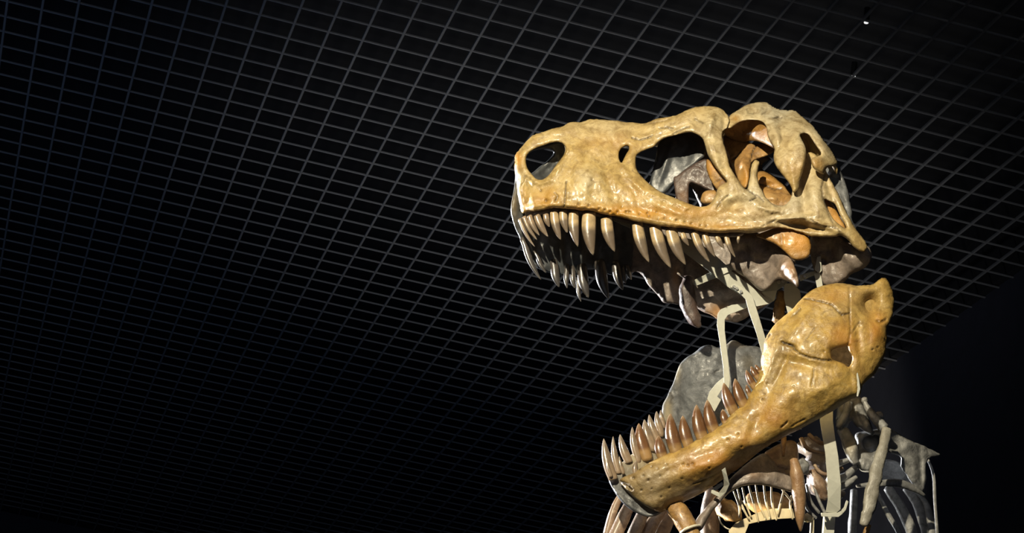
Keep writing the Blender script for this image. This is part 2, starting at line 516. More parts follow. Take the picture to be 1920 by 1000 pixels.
wall_r = [ceil_pt(1620, 722, ZC)[:2], ceil_pt(1920, 508, ZC)[:2]]      # where the right wall meets the ceiling
far_b = to_ab(ceil_pt(60, 974, ZC))[1]                                  # far wall, parallel to the cross bars
A0, A1, B0, B1 = -26.0, 52.0, -22.0, far_b
wdir = wall_r[1] - wall_r[0]; wdir /= np.linalg.norm(wdir)
wnrm = np.array([-wdir[1], wdir[0]])
if (from_ab(10, 20) - wall_r[0]) @ wnrm < 0: wnrm = -wnrm               # points into the hall
def clip_bar(p, q):
    dp, dq = (p - wall_r[0]) @ wnrm, (q - wall_r[0]) @ wnrm
    if dp < 0 and dq < 0: return None
    if dp < 0: p = p + (q - p) * (dp / (dp - dq))
    elif dq < 0: q = q + (p - q) * (dq / (dq - dp))
    return p, q

# room outline on plan
def cross(p, d, q, e):
    t = np.linalg.solve(np.array([d, -e]).T, q - p); return p + d * t[0]
c_fr = cross(wall_r[0], wdir, from_ab(0, far_b), ga)                    # far right corner
c_fl = from_ab(A0, far_b)
c_nl = from_ab(A0, -60)
c_nr = cross(wall_r[0], wdir, c_nl, ga)
def prism(name, plan, z0, z1, mat):
    n = len(plan)
    V = [(p[0], p[1], z0) for p in plan] + [(p[0], p[1], z1) for p in plan]
    Fc = [tuple(reversed(range(n))), tuple(range(n, 2 * n))] + [(i, (i + 1) % n, n + (i + 1) % n, n + i) for i in range(n)]
    o = mesh_obj(name, V, Fc, mat, smooth=False); o['kind'] = 'structure'; return o
def wall(name, p, q, th, mat):
    d = (q - p) / np.linalg.norm(q - p); n = np.array([d[1], -d[0]])
    mid = (c_fr + c_fl + c_nl + c_nr) / 4
    if (mid - p) @ n > 0: n = -n
    return prism(name, [p, q, q + n * th, p + n * th], 0.0, ZC + 0.03, mat)
prism('floor', [c_nl, c_nr, c_fr, c_fl], -0.1, 0.0, M['floor'])
wall('wall_far', c_fl - ga * 0.0, c_fr, 0.2, M['wall'])
wall('wall_right', c_fr, c_nr, 0.2, M['wall'])
wall('wall_left', c_nl, c_fl, 0.2, M['wall'])
ceiling = prism('ceiling', [c_nl, c_nr, c_fr, c_fl], ZC + 1.2, ZC + 1.3, M['void'])

for p, q in ((c_fl, c_fr), (c_fr, c_nr), (c_nl, c_fl)):
    d = (q - p) / np.linalg.norm(q - p); n_ = np.array([d[1], -d[0]]) * 0.05
    o = prism('plenum_side', [p, q, q + n_, p + n_], ZC + 0.02, ZC + 1.2, M['void']); o.parent = ceiling; del o['kind']

bar_me = {}
def bar_mesh(w, h):
    key = (w, h)
    if key not in bar_me:
        me = bpy.data.meshes.new('grid_bar')
        c = 0.15
        prof = [(-0.5, 1), (-0.5, c), (-0.5 + c, 0), (0.5 - c, 0), (0.5, c), (0.5, 1)]
        V = [(x, y * w, z * h) for x in (-0.5, 0.5) for y, z in prof]
        Fc = [(i, (i + 1) % 6, 6 + (i + 1) % 6, 6 + i) for i in range(6)] + [tuple(reversed(range(6))), tuple(range(6, 12))]
        me.from_pydata(V, [], Fc); me.materials.append(M['bar']); bar_me[key] = me
    return bar_me[key]
def add_bar(p, q, w, h, dz=0.0):
    r = clip_bar(p, q)
    if r is None: return
    p, q = r; L = np.linalg.norm(q - p)
    if L < 0.05: return
    o = bpy.data.objects.new('grid_bar', bar_mesh(w, h)); C.objects.link(o)
    m = (p + q) / 2
    o.location = (m[0], m[1], ZC + dz); o.scale = (L, 1, 1)
    o.rotation_euler = (0, 0, math.atan2(q[1] - p[1], q[0] - p[0])); o.parent = ceiling
rb = random.Random(4)
for a in range(int(A0), int(A1) + 1):
    add_bar(from_ab(a, B0), from_ab(a, far_b), 0.0145, 0.016)
for b in range(int(B0), int(far_b)):
    add_bar(from_ab(A0, b), from_ab(A1, b), 0.0105, 0.010, 0.001)

def ceiling_lamp(px, py, label):
    c = ceil_pt(px, py, ZC + 0.004)
    t = thing('ceiling_lamp', c, label, 'lamp', 'tiny lamps in the ceiling grid')
    cc = np.array(c)
    V = []; Fc = []
    def cyl(r, z0, z1, name, mat):
        V = [cc + np.array([math.cos(k * math.pi / 8) * r, math.sin(k * math.pi / 8) * r, z]) for z in (z0, z1) for k in range(16)]
        Fc = [(k, (k + 1) % 16, 16 + (k + 1) % 16, 16 + k) for k in range(16)] + [tuple(reversed(range(16))), tuple(range(16, 32))]
        mesh_obj(name, V, Fc, mat, t, smooth=False)
    cyl(0.016, 0.004, 0.09, 'housing', M['black']); cyl(0.012, 0.0, 0.005, 'lens', M['led'])
    return t
ceiling_lamp(1624, 43, 'tiny lit lamp in the ceiling grid, the brighter one near the top')
ceiling_lamp(1600, 144, 'tiny dim lamp in the ceiling grid right above the skull crest')

# ================================================================== the cranium
skull = thing('dinosaur_skull', tuple(P(1300, 430, 0)), 'tan fossil cranium of a large carnivorous dinosaur with upper teeth, held up by steel braces', 'skull')

face_poly = [(965,304),(966,290),(976,278),(988,264),(1001,252),(1017,248),(1035,241),(1054,238),(1070,228),(1088,230),(1104,224),(1120,223.5),(1142,225),(1166,228),(1190,230),(1207,233),(1222,226),(1240,220.5),(1260,219),(1278,211.6),(1294,203.6),(1310,199.6),(1326,199),(1342,199.6),(1355,205),(1366,217),(1368,227),(1364,240),
 (1356,244),(1353,254),(1358,270),(1364,292),(1368,311),(1377,327),(1389,345),(1399,357),(1402,354),(1406,328),(1409,309),(1414,301),(1419,300),(1425,304),(1421,317),(1420,333),(1424,349),(1436,370),(1446,381),(1458,386),(1474,384),(1483,372),(1486,350),(1494,320),(1506,290),(1522,284),(1540,300),
 (1551,326),(1562,345),(1576,372),(1590,405),(1605,430),(1619,448),(1628,462),(1622,474),(1604,468),(1590,450),(1577,441),(1565,445),(1542,445),(1520,444),(1504,437),(1486,431),(1463,427),(1446,429),(1428,435),(1405,438),
 (1387,436),(1366,437),(1342,437),(1326,436),(1307,432),(1286,428),(1262,427),(1240,424),(1219,420),(1198,416),(1183,414),(1166,408),(1152,405),(1139,404),(1120,399),(1104,394),(1091,396),(1078,393),(1062,392),(1046,390),(1033,390),(1017,395),(1001,396),(990,397),(979,402),(974,385),(969,350),(965,325)]
naris = [(987,294),(992,286),(1004,278),(1020,273),(1033,268),(1046,266),(1056,270),(1060,278),(1059,287),(1052,298),(1040,313),(1030,328),(1020,336),(1013,338),(1004,335),(999,329),(991,320),(987,310),(986,302)]
max_fen = [(1160,286),(1166,277),(1178,273),(1180,280),(1174,289),(1169,299),(1165,308),(1160,297)]
ant_fen = [(1192,300),(1193,292),(1200,286),(1214,280),(1227,276),(1234,267),(1246,259),(1265,254),(1286,249),(1297,248),(1310,254),(1318,260),(1323,276),(1327,292),(1340,312),(1356,332),(1364,342),(1357,344),(1346,352),(1341,368),(1331,385),(1311,389),(1286,380),(1262,370),(1241,362),(1217,345),(1203,331),(1195,321),(1192,310)]
slit = [(1544,372),(1556,378),(1566,382),(1574,402),(1588,428),(1583,428),(1571,419),(1562,411),(1550,388)]
face_lat = [(965,304,.030),(967,350,.020),(979,400,.050),(1001,252,.045),(1017,395,.11),(1000,350,.085),(1035,350,.118),(1062,390,.138),(1090,340,.148),(1070,300,.112),(1070,228,.050),(1120,224,.055),(1120,270,.098),(1150,340,.150),(1150,405,.162),(1240,424,.190),(1240,390,.185),(1200,300,.128),(1207,234,.085),(1240,255,.125),(1300,202,.135),(1342,200,.140),(1310,235,.17),(1362,235,.18),(1355,250,.20),(1345,290,.205),(1366,335,.212),(1300,400,.208),(1342,437,.205),(1400,400,.238),(1400,437,.222),(1418,305,.232),(1440,400,.252),(1500,405,.280),(1505,437,.245),(1540,445,.262),(1495,340,.240),(1512,290,.235),(1540,350,.280),(1577,440,.295),(1560,350,.272),(1600,430,.285),(1628,462,.280)]
pr = random.Random(3)
foramina = [(1085,383,2.6,.011),(1104,386,2.8,.012),(1123,392,2.6,.012),(1134,394,2.4,.010),(1144,397,2.4,.011),(1158,398,2.4,.011),(1174,398,2.4,.012),(1180,398,2.4,.010),(1199,402,2.3,.010),(1214,400,2.3,.012),(1217,406,2.6,.012),(1234,411,2.2,.010),(1246,410,2.2,.010),(1268,414,2.4,.012),(1284,417,2.0,.009),(1296,420,2.0,.008),(1313,423,2.0,.008),(1324,425,2,.008),(1024,377,3.2,.014),(1014,358,3.0,.010),(1231,398,1.8,.008),(1166,389,1.8,.007),(1110,338,1.8,.008)]
face_bumps = [
 (1098,335,22,28,20,.016),(1130,350,14,34,-25,.010),(1160,345,9,30,-30,.009),(1060,360,14,22,0,.012),(1085,300,12,20,10,.010),
 (1018,352,24,10,10,-.006),(1035,365,10,10,0,.008),(1000,375,9,14,0,.010),(978,372,6,22,8,.010),(1075,285,18,9,35,.008),
 (1120,300,26,12,30,-.010),(1145,300,16,26,20,-.010),(1100,250,30,10,0,.006),(1165,255,22,10,5,.005),(1195,350,10,26,-35,.009),
 (1225,372,9,22,-40,.007),(1262,395,34,8,22,.009),(1215,395,40,8,12,-.006),(1130,388,60,6,5,.006),
 (1329,225,14,14,0,.020),(1310,235,10,8,0,-.012),(1270,240,30,5,-18,-.006),(1240,246,28,4,-20,.006),
 (1344,300,7,44,-14,.012),(1330,300,3,40,-16,-.004),(1358,232,6,18,0,-.016),(1384,345,10,18,-40,.010),
 (1378,385,15,11,0,-.030),(1386,391,9,7,0,.020),(1395,366,12,20,-40,.014),(1355,365,12,16,20,.004),(1440,395,40,10,-10,.010),(1420,388,14,8,0,.008),
 (1415,425,55,6,-4,.010),(1360,415,45,10,8,-.006),
 (1487,409,36,5,-6,.022),(1535,420,26,6,18,.020),(1500,424,44,7,8,-.030),(1506,368,9,44,-4,-.022),(1530,370,14,50,-10,.012),(1535,410,16,16,0,.006),
 (1572,430,14,8,40,.012),(1598,448,16,8,45,.010),(1552,348,5,30,-20,-.014)]
face_ridge = [([(1064,272),(1060,292),(1048,316),(1034,336),(1016,344),(1000,341)],4.5,-.007,0),([(1062,284),(1078,276),(1096,280)],6,-.007,0),([(1166,312),(1182,336),(1204,354),(1245,374),(1290,390)],5,-.007,0),
 ([(1076,345),(1079,384)],5,-.0025,0),([(1096,318),(1101,384)],6,-.0025,0),([(1122,325),(1130,384)],5,-.0025,0),([(1148,330),(1160,388)],5,-.0025,0),([(1176,350),(1192,394)],5,-.0025,0),([(1208,368),(1222,402)],5,-.0025,0),
 ([(990,388),(1020,384),(1060,384),(1100,388),(1150,398),(1200,408),(1260,419),(1320,429),(1380,430)],4,-.005,0),([(1112,322),(1114,345),(1110,366)],6,.003,0),([(1068,325),(1070,350)],4,.003,0),([(1136,318),(1142,350),(1152,372)],6,.004,0),
 ([(1000,258),(1030,250),(1060,246),(1090,240)],5,-.004,0),([(1340,215),(1334,232),(1330,250)],6,-.008,0),([(1327,262),(1333,290),(1348,318),(1368,345)],2.5,-.006,0),([(1398,362),(1412,378),(1435,392),(1465,398)],5,-.008,0),([(1372,398),(1360,392),(1352,380)],4,-.005,0)]
face_groove = face_ridge + [([(1207,234),(1225,231),(1245,227),(1264,220)],1.6,.008,.35),([(1062,340),(1061,352),(1060,368),(1058,388)],1.4,.008,.8),([(1185,259),(1200,263),(1215,259),(1225,254)],1.4,.007,.85),
 ([(1236,241),(1250,239),(1262,242)],1.3,.006,.7),([(1262,252),(1278,243),(1292,238)],1.6,.008,.7),([(1303,224),(1312,229),(1318,232)],1.6,.008,.6),
 ([(1401,356),(1415,366),(1418,371),(1407,377)],1.3,.009,.9),([(1418,366),(1426,372),(1432,379)],1.1,.006,.8),([(1344,392),(1352,378),(1366,366)],1.2,.006,.6),
 ([(1377,318),(1380,345),(1383,355)],1.0,.004,.3),([(1430,424),(1446,417),(1455,412)],1.3,.006,.7),([(1520,412),(1540,425),(1560,426),(1572,430),(1578,440)],1.4,.007,.7),
 ([(1540,300),(1546,330),(1541,352),(1543,370),(1556,408),(1566,425)],1.5,.010,.6),([(1040,362),(1046,368),(1042,378)],1.6,.008,.6),
 ([(1440,374),(1455,387),(1475,385)],1.2,.004,.4),([(1352,424),(1380,422),(1410,424)],1.2,.004,.4),([(1000,340),(985,330),(976,352),(984,380)],1.4,.005,.4)]
face_pig = [(1150,400,200,15,.9),(1010,380,45,20,.55),(1030,370,30,20,.4),(970,300,8,14,.9),(1320,425,90,12,.6),(1140,270,50,26,.25),(1500,425,40,12,.35),(1190,370,40,30,.2)]
sheet('facial_bone', skull, M['bone'], face_poly, face_lat, [naris, max_fen, ant_fen, slit], T=0.016, r=10, step=2.0,
      bumps=face_bumps, grooves=face_groove, pits=foramina, pig=face_pig, rough=0.0055, seed=2, jag=.35, pale=[(1470,370,110,70,.75),(1340,250,70,60,.55),(1130,240,80,20,.35),(1100,335,16,18,.5)])  # small pale patch on the maxilla bulge is a painted highlight

post_poly = [(1366,222),(1369,215),(1383,207),(1396,198),(1412,193),(1428,191),(1439,192),(1448,199),(1460,205),(1476,207),(1490,206),(1499,214),(1511,224),(1524,235),(1534,247.6),(1545,263.6),(1558,279.6),(1567,295),(1572,308),
 (1560,313),(1550,314),(1547,323),(1544,328),(1534,323),(1525,316),(1521,306),(1520,298),(1530,294),(1539,291),(1540,287),(1532,276),(1525,265),(1517,253),(1509,249),(1500,252),(1502,259),(1508,269),(1512,281),(1511,296),(1506,320),(1499,339),(1497,355),(1487,364),(1484,351),(1477,340),(1466,327),(1452,308),(1450,292),(1453,279),(1445,268),(1439,255),(1438,241),(1433,230),(1422,225),(1402,225),(1385,229),(1370,241),(1364,241),(1365,230)]
post_lat = [(1366,235,.165),(1385,207,.10),(1412,193,.06),(1440,193,.055),(1470,206,.085),(1490,206,.10),(1400,225,.155),(1440,235,.215),(1440,215,.15),(1480,300,.300),(1486,360,.292),(1453,280,.262),(1500,248,.275),(1475,240,.235),(1530,243,.225),(1520,228,.17),(1558,280,.255),(1572,308,.25),(1540,310,.312),(1548,280,.29)]
sheet('postorbital_bone', skull, M['bone'], post_poly, post_lat, T=0.015, r=8, step=2.0,
      bumps=[(1480,295,20,24,20,.012),(1470,262,10,26,-25,-.012),(1455,250,6,22,-20,.014),(1450,225,10,8,0,.010),(1462,222,5,5,0,-.022),(1500,228,30,8,30,.008),(1488,340,6,30,-8,.010),(1545,275,6,30,-35,.010),(1530,310,12,10,0,.008),(1412,212,10,8,30,-.008),(1395,212,8,6,0,.007),(1425,208,8,5,60,.009),(1402,206,5,5,0,.008),(1436,202,6,5,0,-.008)],
      grooves=[([(1450,222),(1458,220),(1466,221)],1.5,.010,.8),([(1400,205),(1404,213),(1412,214)],1.2,.007,.5),([(1428,215),(1436,210),(1438,204)],1.2,.006,.5),([(1395,203),(1402,212),(1418,216),(1432,216)],3,-.007,0),([(1440,200),(1452,214),(1470,222),(1500,234),(1530,252)],4,-.006,0),([(1410,200),(1420,205),(1428,200)],2.5,-.007,0),([(1383,212),(1392,218),(1398,214)],2.5,-.007,0),([(1470,218),(1490,224),(1505,228)],1.2,.004,.3),([(1462,240),(1466,262),(1460,276)],1.4,.006,.3)],
      pig=[(1485,320,22,30,.25),(1378,222,10,8,.4),(1532,308,12,14,.4)], rough=0.006, seed=7, pale=[(1450,210,90,60,.9),(1530,260,60,50,.7),(1480,290,30,40,.4)])

quad_poly = [(1518,438),(1540,438),(1577,434),(1598,452),(1628,460),(1636,476),(1633,489),(1624,502),(1612,508),(1595,515),(1585,529),(1562,540),(1540,536),(1527,512),(1519,480)]
sheet('quadrate_bone', skull, M['palate'], quad_poly, [(1518,440,.11),(1577,436,.18),(1628,460,.245),(1636,478,.23),(1612,508,.17),(1585,529,.12),(1540,536,.08),(1525,500,.07),(1575,480,.15),(1600,490,.18)],
      T=0.03, r=14, step=2.6, bumps=[(1585,478,9,20,-30,.028),(1560,470,10,18,0,-.02),(1610,480,10,10,0,.01),(1545,490,7,7,0,-.03)], grooves=[([(1577,440),(1590,452),(1600,458),(1612,462)],1.6,.01,.7)], rough=.008, seed=9)
sheet('occipital_bone', skull, M['grey'], [(1548,302),(1572,306),(1579,326),(1587,347),(1593,366),(1595,382),(1599,401),(1597,412),(1608,432),(1600,446),(1575,430),(1555,400),(1538,360),(1536,320)],
      [(1550,302,.20),(1579,326,.215),(1595,382,.225),(1600,440,.23),(1555,400,.18),(1540,340,.18)], T=0.02, r=8, bumps=[(1570,340,8,10,0,-.02),(1584,370,5,14,-20,.012),(1562,325,8,6,0,.01)], rough=.008, seed=11)
# inside the orbit and behind the fenestrae; orange light is put into the colours
sheet('orbit_roof', skull, M['inner'], [(1358,236),(1385,224),(1405,220),(1430,222),(1444,238),(1448,262),(1456,282),(1440,272),(1420,264),(1402,264),(1392,272),(1372,262),(1356,252)],
      [(1360,240,.05),(1400,224,.10),(1436,232,.16),(1450,272,.20),(1405,262,.04),(1375,255,.0),(1425,255,.12)], T=.012, r=6, bumps=[(1400,254,6,5,0,.008)], rough=.004, seed=13, pig=[(1430,250,22,20,.4)])
sheet('braincase_wall', skull, M['inner'], [(1356,248),(1380,262),(1398,266),(1420,270),(1444,268),(1456,282),(1440,292),(1422,298),(1410,303),(1407,318),(1405,340),(1399,356),(1390,350),(1378,328),(1366,300),(1354,270)],
      [(1356,250,-.04),(1400,268,.02),(1440,275,.04),(1410,300,.05),(1400,350,.10),(1378,325,.03),(1360,280,-.04),(1393,310,.07)], T=.014, r=6,
      bumps=[(1395,310,7,26,-10,.016),(1383,290,5,20,30,-.012),(1425,282,14,6,-20,.006)], grooves=[([(1419,271),(1411,285),(1407,302)],1.4,.014,1.0),([(1372,300),(1382,295),(1388,286)],1.6,.012,.8)], rough=.006, seed=14, pig=[(1398,335,10,20,.5)])
sheet('pterygoid_bone', skull, M['inner'], [(1412,330),(1424,320),(1436,322),(1452,332),(1468,346),(1482,360),(1490,372),(1484,394),(1460,398),(1432,388),(1414,368)],
      [(1420,325,.10),(1450,335,.11),(1486,370,.17),(1460,395,.18),(1430,380,.17),(1440,352,.15)], T=.016, r=7, bumps=[(1440,348,16,6,10,-.022),(1450,372,16,8,0,.014),(1440,335,14,5,20,.012)],
      grooves=[([(1425,346),(1440,350),(1452,356),(1466,354)],1.8,.012,.9)], rough=.009, seed=15, pig=[(1446,340,22,14,.7)])
sheet('lacrimal_process', skull, M['inner'], [(1325,296),(1336,306),(1350,326),(1364,344),(1380,366),(1372,374),(1350,362),(1336,346),(1327,328),(1323,312)],
      [(1326,300,.14),(1350,330,.16),(1375,368,.19),(1335,340,.14)], T=.010, r=6, rough=.004, seed=16, pig=[(1330,320,10,20,.5)], grooves=[([(1340,343),(1350,337),(1356,333)],1.2,.008,.6)])
sheet('palatine_stub', skull, M['inner'], [(1313,374),(1317,362),(1325,357),(1345,356),(1350,372),(1342,382),(1322,384),(1314,380)], [(1313,374,.08),(1345,358,.10),(1345,380,.10),(1330,370,.10)], T=.016, r=8, step=1.8, rough=.004, seed=17)
sheet('quadrate_shaft', skull, M['inner'], [(1536,362),(1552,372),(1563,384),(1572,402),(1590,432),(1572,434),(1552,414),(1540,388)], [(1536,362,.235),(1572,402,.235),(1590,432,.255),(1545,400,.235)], T=.010, r=5, step=2.0, rough=.004, seed=28, pig=[(1565,410,20,24,.6)])
# palate and pterygoid flanges under the cheek; their orange-lit patches are coloured in
sheet('quadrate_wing', skull, M['inner'], [(1412,442),(1430,436),(1450,428),(1472,424),(1496,428),(1514,440),(1522,458),(1519,482),(1502,489),(1486,488),(1474,474),(1455,458),(1430,448)],
      [(1420,442,.18),(1470,426,.21),(1515,445,.225),(1500,487,.205),(1455,456,.205),(1490,455,.222)], T=.012, r=7, rough=.005, seed=18, pig=[(1490,455,34,26,.8)], grooves=[([(1464,440),(1466,455),(1466,470)],1.6,.005,.5)])
sheet('ectopterygoid_hook', skull, M['palate'], [(1368,440),(1395,440),(1425,443),(1450,451),(1470,466),(1485,487),(1493,505),(1499,530),(1496,541),(1488,534),(1474,526),(1458,522),(1448,534),(1436,546),(1424,546),(1402,524),(1380,510),(1366,500),(1372,480),(1362,462)],
      [(1370,445,.09),(1425,445,.11),(1470,468,.15),(1496,535,.23),(1430,540,.05),(1380,505,.04),(1440,490,.08),(1475,505,.20)], T=.016, r=9,
      bumps=[(1438,495,26,8,20,-.014),(1474,500,12,26,-30,.014),(1420,470,22,12,20,.010),(1420,520,16,8,30,.008),(1395,470,10,10,0,-.008)], rough=.010, seed=19, pig=[(1480,512,16,24,.7)], grooves=[([(1455,500),(1470,520),(1490,536)],1.6,.008,.6)])

# the far half of the cranium, seen from inside through the openings and below the near tooth row
far_front = [(968,300),(966,330),(964,354),(960,373),(957,394),(960,410),(966,429),(974,445),(980,462),(988,482),(1004,502),(1030,512),(1060,518),(1084,516),(1100,507),(1120,505),(1145,517),(1170,516),(1184,513),(1192,480),(1190,420),(1184,370),(1188,330),(1180,290),(1186,250),(1150,250),(1100,252),(1060,258),(1030,266),(1000,276),(980,288)]
far_poly = [(1178,514),(1195,508),(1207,519),(1214,534),(1226,546),(1236,557),(1243,569),(1260,569),(1276,573),(1284,566),
 (1300,572),(1316,585),(1335,591),(1345,600),(1365,603),(1381,606),(1400,597),(1412,585),(1435,575),(1450,560),(1470,530),(1490,500),(1500,460),(1490,400),(1470,330),(1440,290),(1400,275),(1350,262),(1300,250),(1250,246),(1200,250),(1180,250),(1176,290),(1182,330),(1178,370),(1184,420),(1184,480)]
far_naris = [(984,296),(998,284),(1016,280),(1030,281),(1039,285),(1035,293),(1025,303),(1012,312),(998,325),(988,326),(980,312)]
hole_a = [(1186,280),(1210,270),(1236,270),(1231,292),(1224,318),(1217,348),(1206,344),(1190,326)]
hole_b = [(1261,334),(1267,345),(1268,360),(1266,376),(1252,372),(1241,362)]
hole_c = [(1293,344),(1299,356),(1306,372),(1314,390),(1304,394),(1291,388),(1291,366)]
hole_d = [(1430,306),(1445,298),(1456,310),(1468,330),(1478,346),(1478,352),(1460,336),(1442,324),(1428,318)]
far_lat = [(968,300,-.01),(964,354,.0),(957,394,-.0),(966,429,-.03),(980,462,-.06),(1004,502,-.10),(1060,518,-.135),(1120,506,-.155),(1190,512,-.17),(1030,281,-.02),(1020,320,-.05),(1100,300,-.08),(1100,420,-.13),(1220,300,-.15),(1300,260,-.18),(1210,520,-.165),(1260,569,-.18),(1300,400,-.17),(1350,480,-.14),(1345,598,-.16),(1400,595,-.15),(1450,560,-.12),(1400,300,-.14),(1480,350,-.2),(1490,500,-.1)]
sheet('far_maxilla', skull, M['shaded_slate'], far_front, far_lat, [far_naris], T=.013, r=7, step=2.6,
      bumps=[(1010,450,12,40,10,-.02),(1090,470,8,40,0,.012),(1120,480,8,40,0,-.012),(1060,470,8,40,0,-.012),(1150,480,8,30,0,.012)], pig=[(962,385,9,50,.9)], rough=.008, seed=22, label='far half of the snout seen from inside, darkened to stand for shade')
sheet('far_palate_bone', skull, M['palate'], far_poly, far_lat, [hole_a, hole_b, hole_c, hole_d], T=.013, r=7, step=2.6,
      bumps=[(1255,540,10,30,0,.014),(1230,520,8,30,-20,-.014),(1280,520,6,40,0,-.02),(1340,545,20,16,0,.016),(1370,560,20,8,-20,-.016),(1300,300,18,30,20,.014),(1262,310,10,40,20,-.01),(1380,590,14,8,0,.012),(1330,580,10,16,0,.012)],
      grooves=[([(1209,524),(1224,530),(1234,546),(1232,556)],1.6,.008,.7),([(1272,506),(1276,530),(1276,566)],1.8,.01,.7)], pig=[(1345,585,26,14,.8),(1268,520,8,20,.4)], rough=.008, seed=23)  # orange patch on the lower rim puts warm light into the colour
# walls hanging inside the antorbital opening; their shade is put into dark colours
sheet('vomer_plate', skull, M['shaded_slate'], [(1234,266),(1260,252),(1300,246),(1322,256),(1326,290),(1310,304),(1290,318),(1276,332),(1262,346),(1246,366),(1228,364),(1216,350),(1224,318),(1230,292)],
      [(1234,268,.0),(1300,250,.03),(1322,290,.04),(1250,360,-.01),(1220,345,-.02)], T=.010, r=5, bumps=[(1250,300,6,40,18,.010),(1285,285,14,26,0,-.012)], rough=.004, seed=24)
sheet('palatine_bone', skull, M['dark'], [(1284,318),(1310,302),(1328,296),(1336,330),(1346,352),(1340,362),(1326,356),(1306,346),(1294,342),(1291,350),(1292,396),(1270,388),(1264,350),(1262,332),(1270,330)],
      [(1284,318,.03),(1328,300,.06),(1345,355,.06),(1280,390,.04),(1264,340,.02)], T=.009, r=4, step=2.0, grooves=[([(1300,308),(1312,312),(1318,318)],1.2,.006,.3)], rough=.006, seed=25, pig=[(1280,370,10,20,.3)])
px_sweep('ectopterygoid_spur', skull, M['dark'], [(1292,520),(1288,545),(1292,575),(1302,600),(1312,613)], [10,15,16,13,4], [-.06,-.07,-.08,-.08,-.08], n=18, flat=.8, rough=.25, seed=3)  # dark bone colour stands in for shade on the spur
px_sweep('palate_rod', skull, M['palate'], [(1270,512),(1292,527),(1308,540)], [1.6,2,2], -.05, sides=8, rough=.2)
px_sweep('pterygoid_rod', skull, M['inner'], [(1458,604),(1462,575),(1466,548)], [11,10,8], [-.12,-.11,-.10], rough=.25, seed=5, n=14)

# snout roof closing the two halves along the top
def roof(name, top, lats, seed, mat, drop=0.0):
    top = np.asarray(top, float); lats = np.asarray(lats, float)
    pn = P(top[:, 0], top[:, 1], lats); pn[:, 2] -= 0.012
    pf = pn.copy(); pf[:, 1] = 2 * YC - pf[:, 1]
    V = []; n = len(top); m = 9
    for lay in (0, 1):
        for i in range(n):
            for k in range(m):
                t = k / (m - 1); p = pn[i] * (1 - t) + pf[i] * t
                p = p + np.array([0, 0, 4 * t * (1 - t) * lats[i] * 0.10 - 0.018 * lay])
                if 0 < k < m - 1: p = p + np.array([0, 0, 0.003 * noise.fractal(Vector(p * 9.0), 1, 2, 3)])
                V.append(p)
    Fc = []
    N = n * m
    for i in range(n - 1):
        for k in range(m - 1):
            q = (i * m + k, i * m + k + 1, (i + 1) * m + k + 1, (i + 1) * m + k)
            Fc.append(q); Fc.append(tuple(N + v for v in reversed(q)))
    for i in range(n - 1):
        for k in (0, m - 1):
            q = (i * m + k, (i + 1) * m + k, N + (i + 1) * m + k, N + i * m + k)
            Fc.append(q if k == 0 else tuple(reversed(q)))
    for i in (0, n - 1):
        for k in range(m - 1):
            q = (i * m + k, N + i * m + k, N + i * m + k + 1, i * m + k + 1)
            Fc.append(q if i == 0 else tuple(reversed(q)))
    return mesh_obj(name, V, Fc, mat, skull)
tops = face_poly[1:26]
tl = tps(face_lat)(np.array(tops, float)) - .010
roof('nasal_roof', [(x, y + 3) for x, y in tops], np.maximum(tl, .01), 1, M['bone'])
tops2 = post_poly[1:19]
tl2 = tps(post_lat)(np.array(tops2, float)) - .012
roof('parietal_roof', [(x - 1, y + 4) for x, y in tops2], np.maximum(tl2, .02), 2, M['bone'])

flat_f = tps(face_lat)
gum = np.array([(984,401),(1000,397),(1017,396),(1033,391),(1062,392),(1091,396),(1120,399),(1152,405),(1183,414),(1219,420),(1262,427),(1307,433),(1342,438),(1395,438)], float)
gum_poly = [(x, y - 12) for x, y in gum] + [(x, y + 7 if x > 1000 else y + 9) for x, y in gum[::-1]]
sheet('alveolar_ridge', skull, M['palate'], gum_poly, lambda X: np.maximum(flat_f(np.c_[X[:, 0], np.minimum(X[:, 1], 402)]) - .052, .0), T=.012, r=5, step=2.2, rough=.004, seed=27)
def flat_at(x, y): return float(flat_f(np.array([[x, y]], float))[0])
upper_near = [(975,412,7,1003,463),(983,408,9,1007,450),(993,406,11,1011.6,442),(1007,405,14,1027.6,444.4),(1023.6,403,12,1030,426),(1039,398,17,1051.6,450),(1056,397,16,1064,437),(1076,399,20,1083.6,463),(1105,400,27,1112.4,479),(1137,410,23,1152.4,472.4),
 (1195,420,22,1217,492.4),(1228,424,24,1258,503),(1258,430,23,1285.6,497),(1280,438,11,1291.6,461),(1302,437,15,1330.7,492),(1322,440,13,1341,482),(1345,444,10,1358,466),(1362,443,10,1379,483),(1385,445,6,1384,457)]
for i, (bx, by, w, tx, ty) in enumerate(upper_near):
    la = flat_at(bx, min(by, 400)) - 0.045
    if bx < 1030: la = [.02,.03,.045,.062,.075][i]
    tooth(skull, M['tooth_up'] if bx > 1030 else M['tooth_pale'], bx, by, w, tx, ty, la, root=2.5, curve=.10, tip_in=.004)
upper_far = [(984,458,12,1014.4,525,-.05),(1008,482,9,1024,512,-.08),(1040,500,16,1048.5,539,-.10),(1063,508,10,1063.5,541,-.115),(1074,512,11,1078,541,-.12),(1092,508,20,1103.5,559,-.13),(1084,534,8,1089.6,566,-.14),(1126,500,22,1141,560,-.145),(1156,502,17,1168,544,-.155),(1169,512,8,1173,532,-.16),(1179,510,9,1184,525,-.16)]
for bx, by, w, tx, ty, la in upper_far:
    tooth(skull, M['tooth_shaded'], bx, by, w, tx, ty, la, root=14, curve=.10)


